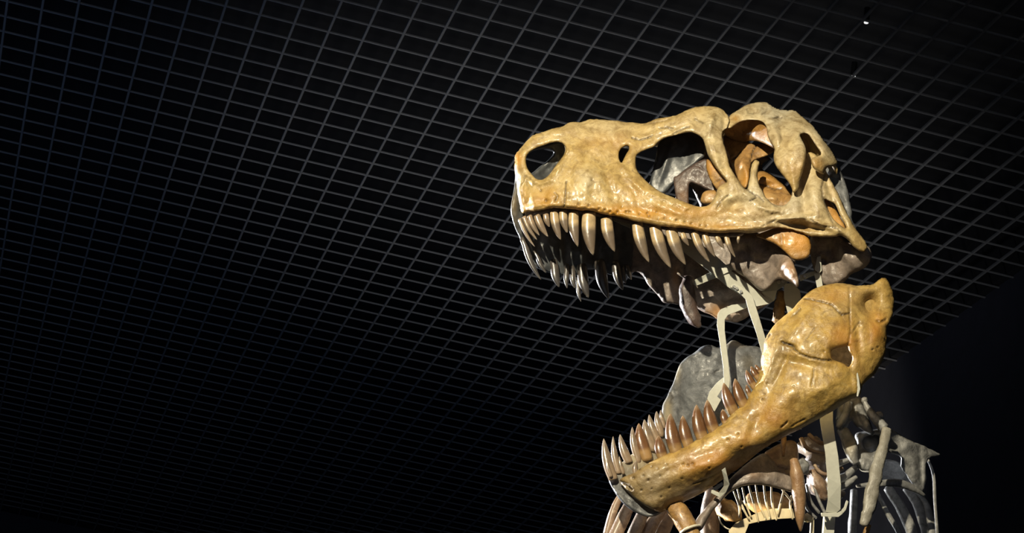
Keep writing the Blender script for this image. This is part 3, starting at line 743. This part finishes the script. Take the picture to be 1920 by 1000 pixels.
# ================================================================== the lower jaw
jaw = thing('dinosaur_lower_jaw', tuple(P(1400, 780, 0)), 'ochre fossil lower jaw with brown teeth, gaping open below the cranium', 'jaw')
jaw_poly = [(1161,900),(1173,893),(1189,887),(1206,875),(1224,864),(1242,855),(1256,849),(1280,841),(1296,831),(1312,822),(1331,812),(1349,799),(1360,793),(1370,778),(1384,766),(1398,760),(1404,742),(1414,729),(1420,714),(1424,700),(1427,688),(1427,668),(1432,656),(1432,644),(1437,631),(1443,621),(1452,608),(1474,590),(1488,578),(1503,560),(1518,546),(1536,537.6),(1555,533),(1574,530.5),(1589,533),(1605,535.7),(1622,535.7),(1637,533.8),(1647,525),(1657,520),(1664,525),(1670,535),(1675,548),(1677,567),(1674,592),(1667,610),(1663,614),(1663,635),(1661,654),(1659,668),(1648,689),(1637,706),(1622,717),(1615,727),(1614,741),(1607,745),(1592,751),(1579,760),(1555,775),(1532,788),(1506,802),(1470,820),(1436,839),(1412,857),(1391,875),(1360,896),(1331,917),(1297,935),(1258,953),(1240,962),(1226,958),(1209,949),(1184,930),(1164,908)]
mand_fen = [(1558,659),(1564,654),(1583,650),(1590,648),(1591,657),(1599,670),(1596,683),(1591,690),(1583,682),(1570,678),(1559,674)]
jaw_lat = [(1300,890,.150),(1300,936,.05),(1360,897,.065),(1258,953,.03),(1340,880,.172),(1250,925,.10),(1412,858,.13),(1405,835,.20),(1470,822,.19),(1462,806,.228),(1532,788,.215),(1579,760,.23),(1572,748,.27),(1163,902,.045),(1185,892,.075),(1184,930,.045),(1226,956,.06),(1224,866,.105),(1240,910,.115),(1296,833,.15),(1300,880,.155),(1349,800,.175),(1360,850,.185),(1425,690,.205),(1400,765,.195),(1420,800,.215),(1432,645,.215),(1480,720,.262),(1500,560,.235),(1470,600,.235),(1530,600,.285),(1574,532,.245),(1560,600,.295),(1600,600,.285),(1660,522,.25),(1650,560,.26),(1675,565,.24),(1660,620,.265),(1625,640,.285),(1660,660,.25),(1610,735,.255),(1580,715,.285),(1530,720,.285),(1622,716,.25)]
jaw_bumps = [(1535,640,44,16,-20,.010),(1560,570,40,14,20,.008),(1500,610,10,46,40,.010),(1634,572,18,20,0,-.050),(1654,575,8,30,5,.005),(1610,545,40,9,0,.006),(1629,575,7,12,-15,-.020),(1648,580,4,14,10,.010),
 (1500,682,50,10,12,-.012),(1450,665,10,24,20,.012),(1462,700,6,40,25,-.010),(1440,700,6,30,20,.008),(1480,740,40,20,-30,.012),(1420,790,10,40,30,-.010),(1540,730,34,12,-30,.010),(1600,700,10,24,-20,-.012),(1605,720,6,24,-10,.012),
 (1330,850,30,12,-30,-.010),(1355,870,18,12,-30,.012),(1300,880,40,10,-22,.006),(1240,880,30,7,-28,.006),(1200,905,18,8,-30,.006),(1390,830,26,18,-30,.008),(1250,920,50,9,-20,-.006),(1640,640,12,30,8,.010),(1610,640,7,40,-5,-.008)]
jaw_groove = [([(1506,560),(1520,562),(1543,567),(1560,572),(1570,583),(1578,591),(1592,588)],1.4,.008,.85),([(1592,538),(1593,565),(1593,592),(1595,620),(1592,640),(1588,650)],1.2,.006,.5),
 ([(1466,642),(1478,646),(1489,651)],2.4,.014,1.0),([(1489,655),(1500,664),(1518,671),(1545,676),(1560,676)],1.5,.010,.8),([(1484,595),(1494,587),(1500,580)],1.6,.006,.6),([(1432,642),(1440,634),(1444,628)],1.6,.007,.6),
 ([(1526,690),(1525,705),(1521,725)],1.2,.005,.5),([(1510,637),(1515,633),(1530,612)],1.0,.004,.5),([(1597,625),(1606,612),(1612,604)],1.2,.005,.6),([(1162,902),(1178,912),(1184,918)],2.0,.012,.9),
 ([(1350,886),(1330,896),(1300,908)],1.3,.004,.4),([(1660,600),(1650,605),(1645,602)],2.5,.008,.6),([(1663,618),(1659,640)],1.6,.006,.6),([(1636,704),(1650,684),(1658,668)],1.4,.006,.5),([(1465,802),(1472,796),(1476,791)],1.4,.007,.5),([(1484,800),(1496,793),(1510,786)],1.2,.005,.4)]
jaw_pits = [(1250,872,2,.007),(1222,876,2.2,.008),(1233,880,2,.007),(1207,893,2.4,.009),(1188,897,3.0,.010),(1200,880,2.6,.009),(1215,870,2.4,.009),(1216,901,2.4,.009),(1281,871,2,.007),(1290,873,2,.007),(1299,870,2.2,.008),(1238,893,2,.007),(1203,920,2.2,.008),(1222,917,2,.006),(1279,898,2,.006),(1330,878,2,.007),(1390,838,2,.007),(1365,825,2.2,.007),(1384,815,2.2,.008),(1430,750,2.2,.008),(1433,740,1.8,.006),(1438,720,1.6,.006),(1488,725,1.5,.005),(1534,633,1.8,.007),(1545,659,1.8,.006),(1612,612,1.6,.006),(1636,656,2,.008),(1646,652,1.6,.006),(1255,915,2,.006),(1240,932,2.2,.006)]
jaw_pig = [(1340,868,60,26,.75),(1585,640,26,30,.7),(1640,625,16,30,.6),(1560,555,40,16,.35),(1450,780,40,30,.45),(1400,830,40,30,.45),(1650,600,14,14,.5)]
sheet('near_mandible', jaw, M['jaw'], jaw_poly, jaw_lat, [mand_fen], T=.020, r=13, step=2.0, bumps=jaw_bumps, grooves=jaw_groove, pits=jaw_pits, pig=jaw_pig, pale=[(1215,915,55,50,.9),(1270,930,60,30,.7),(1290,860,26,14,.5),(1600,560,60,40,.25),(1450,680,16,50,.45)], rough=.0038, seed=31, jag=.3)
sheet('articular_bone', jaw, M['palate'], [(1548,640),(1600,640),(1612,670),(1606,700),(1588,706),(1560,690),(1548,670)], [(1548,640,.04),(1610,650,.05),(1606,700,.05),(1560,690,.03)], T=.015, r=6, rough=.01, seed=32)

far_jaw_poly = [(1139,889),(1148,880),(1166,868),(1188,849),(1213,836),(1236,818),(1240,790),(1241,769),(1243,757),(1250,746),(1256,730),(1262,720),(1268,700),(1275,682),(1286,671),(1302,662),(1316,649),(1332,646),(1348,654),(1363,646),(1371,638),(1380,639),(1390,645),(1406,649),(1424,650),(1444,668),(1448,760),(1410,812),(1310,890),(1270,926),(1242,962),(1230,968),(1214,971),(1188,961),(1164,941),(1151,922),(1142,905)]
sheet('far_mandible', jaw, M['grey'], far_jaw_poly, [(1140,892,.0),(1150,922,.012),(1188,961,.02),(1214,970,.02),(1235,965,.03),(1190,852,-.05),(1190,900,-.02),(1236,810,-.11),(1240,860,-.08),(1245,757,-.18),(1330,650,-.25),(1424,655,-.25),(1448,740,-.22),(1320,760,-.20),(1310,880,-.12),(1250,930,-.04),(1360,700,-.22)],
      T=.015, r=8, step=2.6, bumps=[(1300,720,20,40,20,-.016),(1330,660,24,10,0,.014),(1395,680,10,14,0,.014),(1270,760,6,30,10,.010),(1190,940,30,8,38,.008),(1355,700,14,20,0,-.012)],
      grooves=[([(1340,700),(1346,696)],2,.01,.3),([(1160,925),(1180,940),(1200,955)],1.3,.005,.5),([(1255,732),(1262,745),(1258,756)],1.6,.008,.7)], pig=[(1252,775,8,26,.9),(1205,868,50,34,.95),(1400,680,12,12,.4),(1380,645,20,6,.5),(1270,690,6,30,.5)], rough=.007, seed=33)  # grey stands in for the cranium's shadow; lit orange edges are coloured in
def jl(x, y): return float(tps(jaw_lat)(np.array([[x, y]], float))[0])
lower_front = [(1149,896,19,1132,823,.015),(1160,884,13,1149.6,819,-.015),(1178,864,16,1162.4,815,-.03),(1145,890,7,1138,860,.035),(1168,885,8,1161,856,.045),(1191,887,11,1193,864,.06)]
for bx, by, w, tx, ty, la in lower_front:
    tooth(jaw, M['tooth_pale'], bx, by, w, tx, ty, la, root=5, curve=.08)
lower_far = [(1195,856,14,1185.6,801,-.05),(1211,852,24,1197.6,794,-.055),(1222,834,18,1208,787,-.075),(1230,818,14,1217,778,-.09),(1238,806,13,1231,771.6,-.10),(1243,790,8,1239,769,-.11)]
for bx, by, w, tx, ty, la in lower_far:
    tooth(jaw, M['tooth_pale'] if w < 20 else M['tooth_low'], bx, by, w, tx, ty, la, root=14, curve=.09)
lower_near = [(1242,856,22,1235,817),(1268,845,27,1257,775.6),(1291,833,23,1280,779.6),(1317,821,25,1306,759),(1339,808,24,1326,750),(1361,793,15,1355,767.6),(1375,770,22,1357,718),(1394,758,21,1378,710),(1405,739,9,1399.6,722),(1413,723,14,1399,694),(1420,707,12,1408,687),(1425,697,8,1416,684)]
for bx, by, w, tx, ty in lower_near:
    tooth(jaw, M['tooth_low'], bx, by, w, tx, ty, jl(bx, by) - .028, root=9, curve=.09)

# ================================================================== the steel armature that carries the head
post_foot = P(1555, 985, -.02)
arm = thing('steel_armature', (post_foot[0], post_foot[1], 0.0), 'grey painted steel straps and post holding up the cranium and lower jaw', 'support')
S = M['steel']
plate('cross_strap', arm, S, [(1262,440),(1300,450),(1332,470),(1360,496),(1371,508),(1443,564),(1443,570),(1419,575),(1363,537),(1344,521),(1331,510),(1279,471),(1262,462)], [.0,.0,.0,.0,.0,-.02,-.02,-.02,.0,.0,.0,.0,.0], .007)
plate('cross_strap', arm, S, [(1296,528),(1331,511),(1360,497),(1400,486),(1408,492),(1371,508),(1344,521),(1306,536)], [-.06,-.01,.012,.03,.03,.012,.0,-.06], .007)
plate('strap_tab', arm, S, [(1400,487),(1403,463),(1407,459),(1414,463),(1415,486),(1408,493)], .032, .007)
plate('strap_tab', arm, S, [(1146,408),(1180,416),(1182,429),(1150,414)], .05, .007)
hanger = plate('hanger_strap', arm, S, [(1368,537),(1379,531),(1398,543),(1411,555),(1415,568),(1422,590),(1437,640),(1440,665),(1430,668),(1418,625),(1404,585),(1398,562),(1390,553)], [.012]*6 + [.05,.09,.09,.05,.012,.012,.012], .008)
plate('hoop_strap', arm, S, [(1344,610),(1346,588),(1352,580),(1372,572),(1400,568),(1402,577),(1365,591),(1359,600),(1359,620),(1366,680),(1369,712),(1367,728),(1358,728),(1356,690),(1346,620)], -.08, .008)
plate('jaw_strap', arm, S, [(1326,748),(1330,735),(1344,718),(1356,708),(1366,716),(1352,733),(1345,744),(1352,750),(1340,772),(1334,768)], -.12, .007)
bracket = plate('end_bracket', arm, S, [(1428,548),(1443,533),(1460,526),(1480,524),(1472,535),(1457,545),(1452,564),(1443,569)], [-.02,-.01,.0,.02,.02,.0,-.02,-.02], .007)
plate('end_bracket', arm, S, [(1470,532),(1486,531),(1500,545),(1503,565),(1488,582),(1478,592),(1470,560)], -.02, .007)
rear = plate('rear_strap', arm, S, [(1499,516),(1520,510),(1530,508),(1534,514),(1518,520),(1500,528)], .06, .007)
plate('rear_post', arm, S, [(1526,512),(1537,511),(1541,524),(1546,560),(1536,560),(1530,530)], .09, .007)
plate('rear_post', arm, S, [(1527,506),(1532,482),(1539,480),(1541,508),(1536,513)], .10, .007)
plate('neck_strap', arm, S, [(1537,789),(1545,700),(1562,700),(1562,790),(1565,815),(1572,857),(1577,909),(1576,956),(1568,963),(1548,961),(1552,938),(1551,896),(1547,849)], [.10,.08,.08,.10,.10,.10,.09,.06,.05,.05,.07,.09,.10], .009)
plate('clamp_plate', arm, S, [(1539,962),(1570,962),(1578,958),(1580,964),(1572,970),(1540,969)], .06, .02)
plate('clamp_hook', arm, S, [(1574,960),(1582,952),(1587,938),(1591,941),(1586,957),(1577,967)], .05, .008)
plate('jaw_tie_strap', arm, S, [(1353,882),(1360,877),(1364,893),(1368,909),(1361,924),(1350,934),(1333,925),(1334,918),(1348,924),(1357,912),(1357,897)], [.19,.19,.18,.16,.13,.10,.08,.08,.10,.14,.17], .005)
plate('jaw_tie_strap', arm, S, [(1336,916),(1354,904),(1357,910),(1340,922)], .07, .005)
plate('rear_tie_strap', arm, S, [(1602,700),(1604,696),(1608,697),(1611,712),(1613,730),(1609,744),(1606,744),(1608,728),(1606,712)], .27, .006)
for own, bx, by, la in ((hanger,1381,542,.014),(hanger,1389,548,.014),(hanger,1376,539,.014),(bracket,1460,530,.004),(bracket,1468,528,.01),(rear,1508,520,.062)):
    bolt(own, bx, by, la)
# square post to the floor
pc = post_foot; hw = 9.5 * PXM
top = P(1555, 968, -.02)
box('post', (top[0] - hw, top[1] - hw, 0.02), (top[0] + hw, top[1] + hw, top[2]), S, arm)
box('base_plate', (top[0] - .25, top[1] - .25, 0.0), (top[0] + .25, top[1] + .25, 0.02), S, arm)

# ================================================================== neck, shoulders and ribs below the head
body = thing('dinosaur_skeleton_body', tuple(P(1560, 1000, -.1)), 'grey and brown fossil neck, shoulder and rib bones below the skull', 'skeleton')
G, BR, IN = M['body'], M['brown'], M['inner']
# ribs under the chin, lower left
for pts, rad, la, mt in [
    ([(1166,925),(1150,960),(1137,1010),(1128,1060),(1128,1240)], [6,8,9,9], -.30, BR), ([(1186,935),(1172,965),(1152,1010),(1138,1060),(1138,1240)], [9,12,13,13], -.22, BR),
    ([(1210,950),(1200,975),(1186,1010),(1176,1060),(1176,1240)], [9,12,13,12], -.16, BR), ([(1250,945),(1228,975),(1208,1010),(1195,1060),(1195,1240)], [9,12,13,13], -.20, BR),
    ([(1262,945),(1252,975),(1236,1010),(1228,1060),(1220,1240)], [10,14,16,16], -.26, BR)]:
    px_sweep('rib', body, mt, pts, rad, la, n=18, flat=.7, rough=.12, seed=int(pts[0][0]))
px_sweep('forearm_bone', body, M['inner'], [(1258,940),(1276,965),(1294,1000),(1312,1050),(1340,1180)], [17,18,17,16], [.0,.04,.05,.05,.05], n=22, flat=.8, rough=.14, seed=3, pig=0)
px_sweep('rib', body, BR, [(1335,920),(1330,960),(1330,1010),(1332,1200)], [14,18,18], -.30, n=14, rough=.15, seed=5)
sheet('coracoid_arch', body, M['palate'], [(1300,990),(1306,972),(1325,950),(1350,924),(1368,898),(1392,876),(1418,856),(1436,848),(1452,866),(1462,884),(1490,898),(1492,926),(1470,920),(1446,913),(1420,909),(1395,911),(1370,921),(1347,946),(1330,967),(1314,1000)],
      [(1306,985,.06),(1350,930,.06),(1418,860,.05),(1420,905,.08),(1490,910,.05)], T=.022, r=11, bumps=[(1410,892,20,8,0,.010),(1445,896,12,8,0,.008)], rough=.008, seed=41, pig=[(1415,892,14,8,.3)])
sheet('shoulder_plate', body, BR, [(1428,852),(1450,838),(1480,824),(1496,830),(1498,870),(1492,905),(1470,890),(1450,878)], [(1430,852,-.02),(1496,830,-.02),(1490,900,-.02)], T=.014, r=6, bumps=[(1465,870,14,6,30,.01)], rough=.01, seed=42, grooves=[([(1440,865),(1460,876),(1474,880)],1.5,.006,.6)])
px_sweep('clavicle_spike', body, BR, [(1488,862),(1494,890),(1498,930),(1500,970),(1501,996)], [7,12,12,9,2], [.10,.10,.09,.08,.07], n=20, rough=.12, seed=6, pig=.25)
blob('vertebra_process', body, G, 1504, 876, .07, 14, 15, 10, rough=.35, seed=8)
px_sweep('rib_splinter', body, IN, [(1470,820),(1469,838),(1469,856)], [5,5,2.5], .04, n=10, sides=8, rough=.1)
# cervical vertebrae rings behind the strap
for cx0, cy0, rx, ry, la, sd in ((1528,842,30,20,-.02,1),(1545,872,34,22,-.02,2),(1548,915,36,20,-.04,3)):
    blob('vertebra', body, M['palate'], cx0, cy0, la - .06, rx, ry, 26, rough=.3, seed=sd, rot=-12)
for pts, rad, la in (([(1502,822),(1510,838),(1528,848),(1552,852)], [4,4,3.5,3], .05), ([(1527,872),(1536,884),(1552,890),(1580,878)], [3,3.5,3.5,3], .05), ([(1516,815),(1535,830),(1556,834)], [4,4,4], .03), ([(1548,868),(1570,870),(1598,860)], [5,6,4], .02), ([(1560,918),(1585,910),(1606,895)], [6,7,4], .02), ([(1552,900),(1580,898),(1605,876)], [7,9,5], .0)):
    px_sweep('vertebra_arch', body, G if pts[0][0] > 1540 else BR, pts, rad, la, n=14, sides=10, rough=.18, seed=int(pts[0][1]))
px_sweep('rib_head', body, BR, [(1522,885),(1534,910),(1546,935)], [10,14,9], [.02,.03,.02], n=14, rough=.35, seed=7)
for pts, la in (([(1512,910),(1520,940),(1536,962)], .03), ([(1524,905),(1534,935),(1548,965)], .04), ([(1505,930),(1514,955),(1530,972)], .02)):
    px_sweep('rib_wire', body, G, pts, [2.5, 3, 3], la, n=12, sides=8)
# grey neck block to the right
sheet('neck_vertebra', body, G, [(1570,752),(1590,748),(1606,742),(1618,748),(1622,770),(1636,800),(1640,822),(1616,806),(1604,800),(1596,786),(1586,808),(1578,814),(1566,800)], [(1570,752,.02),(1618,750,.03),(1640,820,.03),(1580,812,.02)], T=.025, r=9, bumps=[(1606,775,4,30,-20,.012),(1594,770,4,30,10,-.016),(1580,780,5,24,15,.010)], rough=.014, seed=51)
px_sweep('neck_rib', body, G, [(1592,755),(1584,780),(1572,802)], [7,8,5], .06, n=14, rough=.2, seed=9)
sheet('neck_vertebra', body, G, [(1566,806),(1588,800),(1596,812),(1606,826),(1610,842),(1608,862),(1614,868),(1602,876),(1590,862),(1580,840),(1576,822)], [(1566,806,.05),(1606,826,.06),(1602,876,.06)], T=.02, r=8, rough=.012, seed=52, pig=[(1592,838,12,24,.5)])
sheet('neck_vertebra', body, G, [(1600,812),(1630,808),(1650,804),(1664,800),(1664,838),(1650,862),(1640,886),(1612,886),(1606,862),(1608,836)], [(1600,812,.0),(1664,800,.01),(1612,886,.02),(1650,860,.02)], [[(1616,824),(1632,816),(1648,816),(1654,830),(1648,842),(1634,850),(1620,844)]], T=.025, r=10, rough=.014, seed=53, bumps=[(1616,870,10,12,0,.014)])
blob('vertebra_centrum', body, G, 1632, 832, -.05, 24, 20, 12, rough=.2, seed=12)
px_sweep('neural_spine', body, G, [(1619,750),(1628,768),(1642,786),(1658,804)], [4,6,9,10], .05, n=18, rough=.15, seed=13)
blob('spine_knob', body, G, 1621, 751, .05, 6, 6, 6, rough=.2, seed=14)
blob('spine_knob', body, G, 1648, 781, .02, 9, 9, 8, rough=.15, seed=15)
px_sweep('cervical_rib', body, G, [(1662,804),(1656,838),(1646,870),(1638,910),(1628,955),(1620,985)], [8,9,11,12,11,7], [.08,.10,.11,.12,.12,.12], n=30, sides=16, rough=.28, flat=.6, seed=16, pig=.3)
# scapular blade and fan of ribs at the right
sheet('scapula', body, G, [(1660,802),(1676,808),(1700,824),(1724,832),(1750,846),(1768,854),(1744,858),(1738,864),(1737,900),(1731,928),(1716,918),(1700,892),(1688,876),(1690,856),(1672,850),(1656,846)],
      [(1660,802,-.02),(1768,854,-.16),(1735,925,-.12),(1690,870,-.05)], T=.010, r=6, bumps=[(1700,835,10,8,30,.012),(1712,880,8,30,-10,.012),(1727,880,4,40,-4,-.012),(1675,830,14,10,0,-.01)], rough=.010, seed=54, jag=.5)
px_sweep('transverse_bar', body, G, [(1606,912),(1640,908),(1680,906),(1712,916),(1734,930)], [3,5,8,7,3], [-.02,-.02,-.04,-.07,-.1], n=20, flat=.6, rough=.12, seed=17)
sheet('shoulder_blade', body, M['grey'], [(1640,880),(1660,860),(1690,866),(1712,900),(1728,926),(1690,908),(1660,906),(1640,904)], [(1640,890,-.16),(1720,915,-.18),(1690,870,-.16)], T=.01, r=5, rough=.006, seed=55)
for pts, rad, la in (([(1738,858),(1750,890),(1753,940),(1757,1000),(1760,1060),(1760,1240)], [2.5,3,3,3.5,3], -.2), ([(1722,925),(1738,950),(1748,1000),(1752,1060),(1752,1240)], [5,7,8,8], -.26), ([(1645,925),(1665,965),(1688,1005),(1700,1060),(1700,1240)], [4,5,6,6], -.15), ([(1664,915),(1690,955),(1712,1005),(1722,1060),(1722,1240)], [9,11,12,12], -.30), ([(1700,915),(1722,950),(1740,1010),(1746,1060),(1746,1240)], [9,10,11,11], -.34)):
    px_sweep('rib', body, G, pts, rad, la, n=20, flat=.6, rough=.10, seed=int(pts[0][0]))
px_sweep('arm_bone', body, G, [(1602,920),(1600,960),(1598,1010),(1596,1200)], [7,8,8], -.2, n=12, rough=.2, seed=18)
px_sweep('claw', body, IN, [(1630,985),(1624,1000),(1616,1040)], [4,6,6], .05, n=8, rough=.1)
# belly: pale gastralia strands over a rounded vertebra
blob('vertebra', body, IN, 1366, 958, -.10, 26, 18, 20, rough=.25, seed=19, rot=-25)
blob('vertebra', body, IN, 1440, 945, -.16, 46, 22, 22, rough=.2, seed=21, rot=0)
gm = plain('pale_strand', (0.62, 0.52, 0.33), .5)
for pts in ([(1383,918),(1392,950),(1404,974)], [(1392,915),(1400,948),(1408,970)], [(1404,912),(1412,940),(1422,980)], [(1417,910),(1424,945),(1436,974)], [(1432,909),(1436,940),(1444,972)], [(1446,910),(1448,945),(1456,976)], [(1376,922),(1386,950),(1386,972)], [(1466,918),(1476,930),(1482,938)], [(1470,920),(1462,950),(1458,966)], [(1484,930),(1482,950),(1486,974)]):
    px_sweep('gastralium', body, gm, pts, [1.8, 2.2, 1.6], -.02, n=12, sides=8, rough=.1, seed=int(pts[0][0]))
plate('belly_band', body, gm, [(1398,972),(1425,960),(1450,954),(1486,954),(1490,972),(1455,974),(1425,978),(1402,984)], -.03, .012)
plate('belly_band', body, gm, [(1366,996),(1378,982),(1398,972),(1404,984),(1396,1004),(1370,1010)], -.03, .012)
blob('vertebra_end', body, gm, 1515, 972, .0, 10, 7, 8, rough=.3, seed=22)
px_sweep('rib_wire', body, gm, [(1523,975),(1522,1000),(1521,1030)], [3.5, 4, 4], .0, n=8, sides=8)

tie = thing('cable_tie', tuple(P(1300, 990, -.05)), 'pale nylon tie around the thick brown bone under the chin', 'tie')
px_sweep('band', tie, M['tie'], [(1277,1000),(1286,993),(1301,987),(1314,986)], [2.6,2.8,2.8,2.4], [.06,.083,.083,.06], n=14, sides=8)
tie2 = thing('cable_tie', tuple(P(1360, 990, -.05)), 'pale thin wire loop beside the rounded orange vertebra', 'tie')
px_sweep('band', tie2, M['tie'], [(1348,968),(1352,982),(1364,992),(1378,994)], [1.2,1.4,1.4,1.2], -.05, n=14, sides=8)
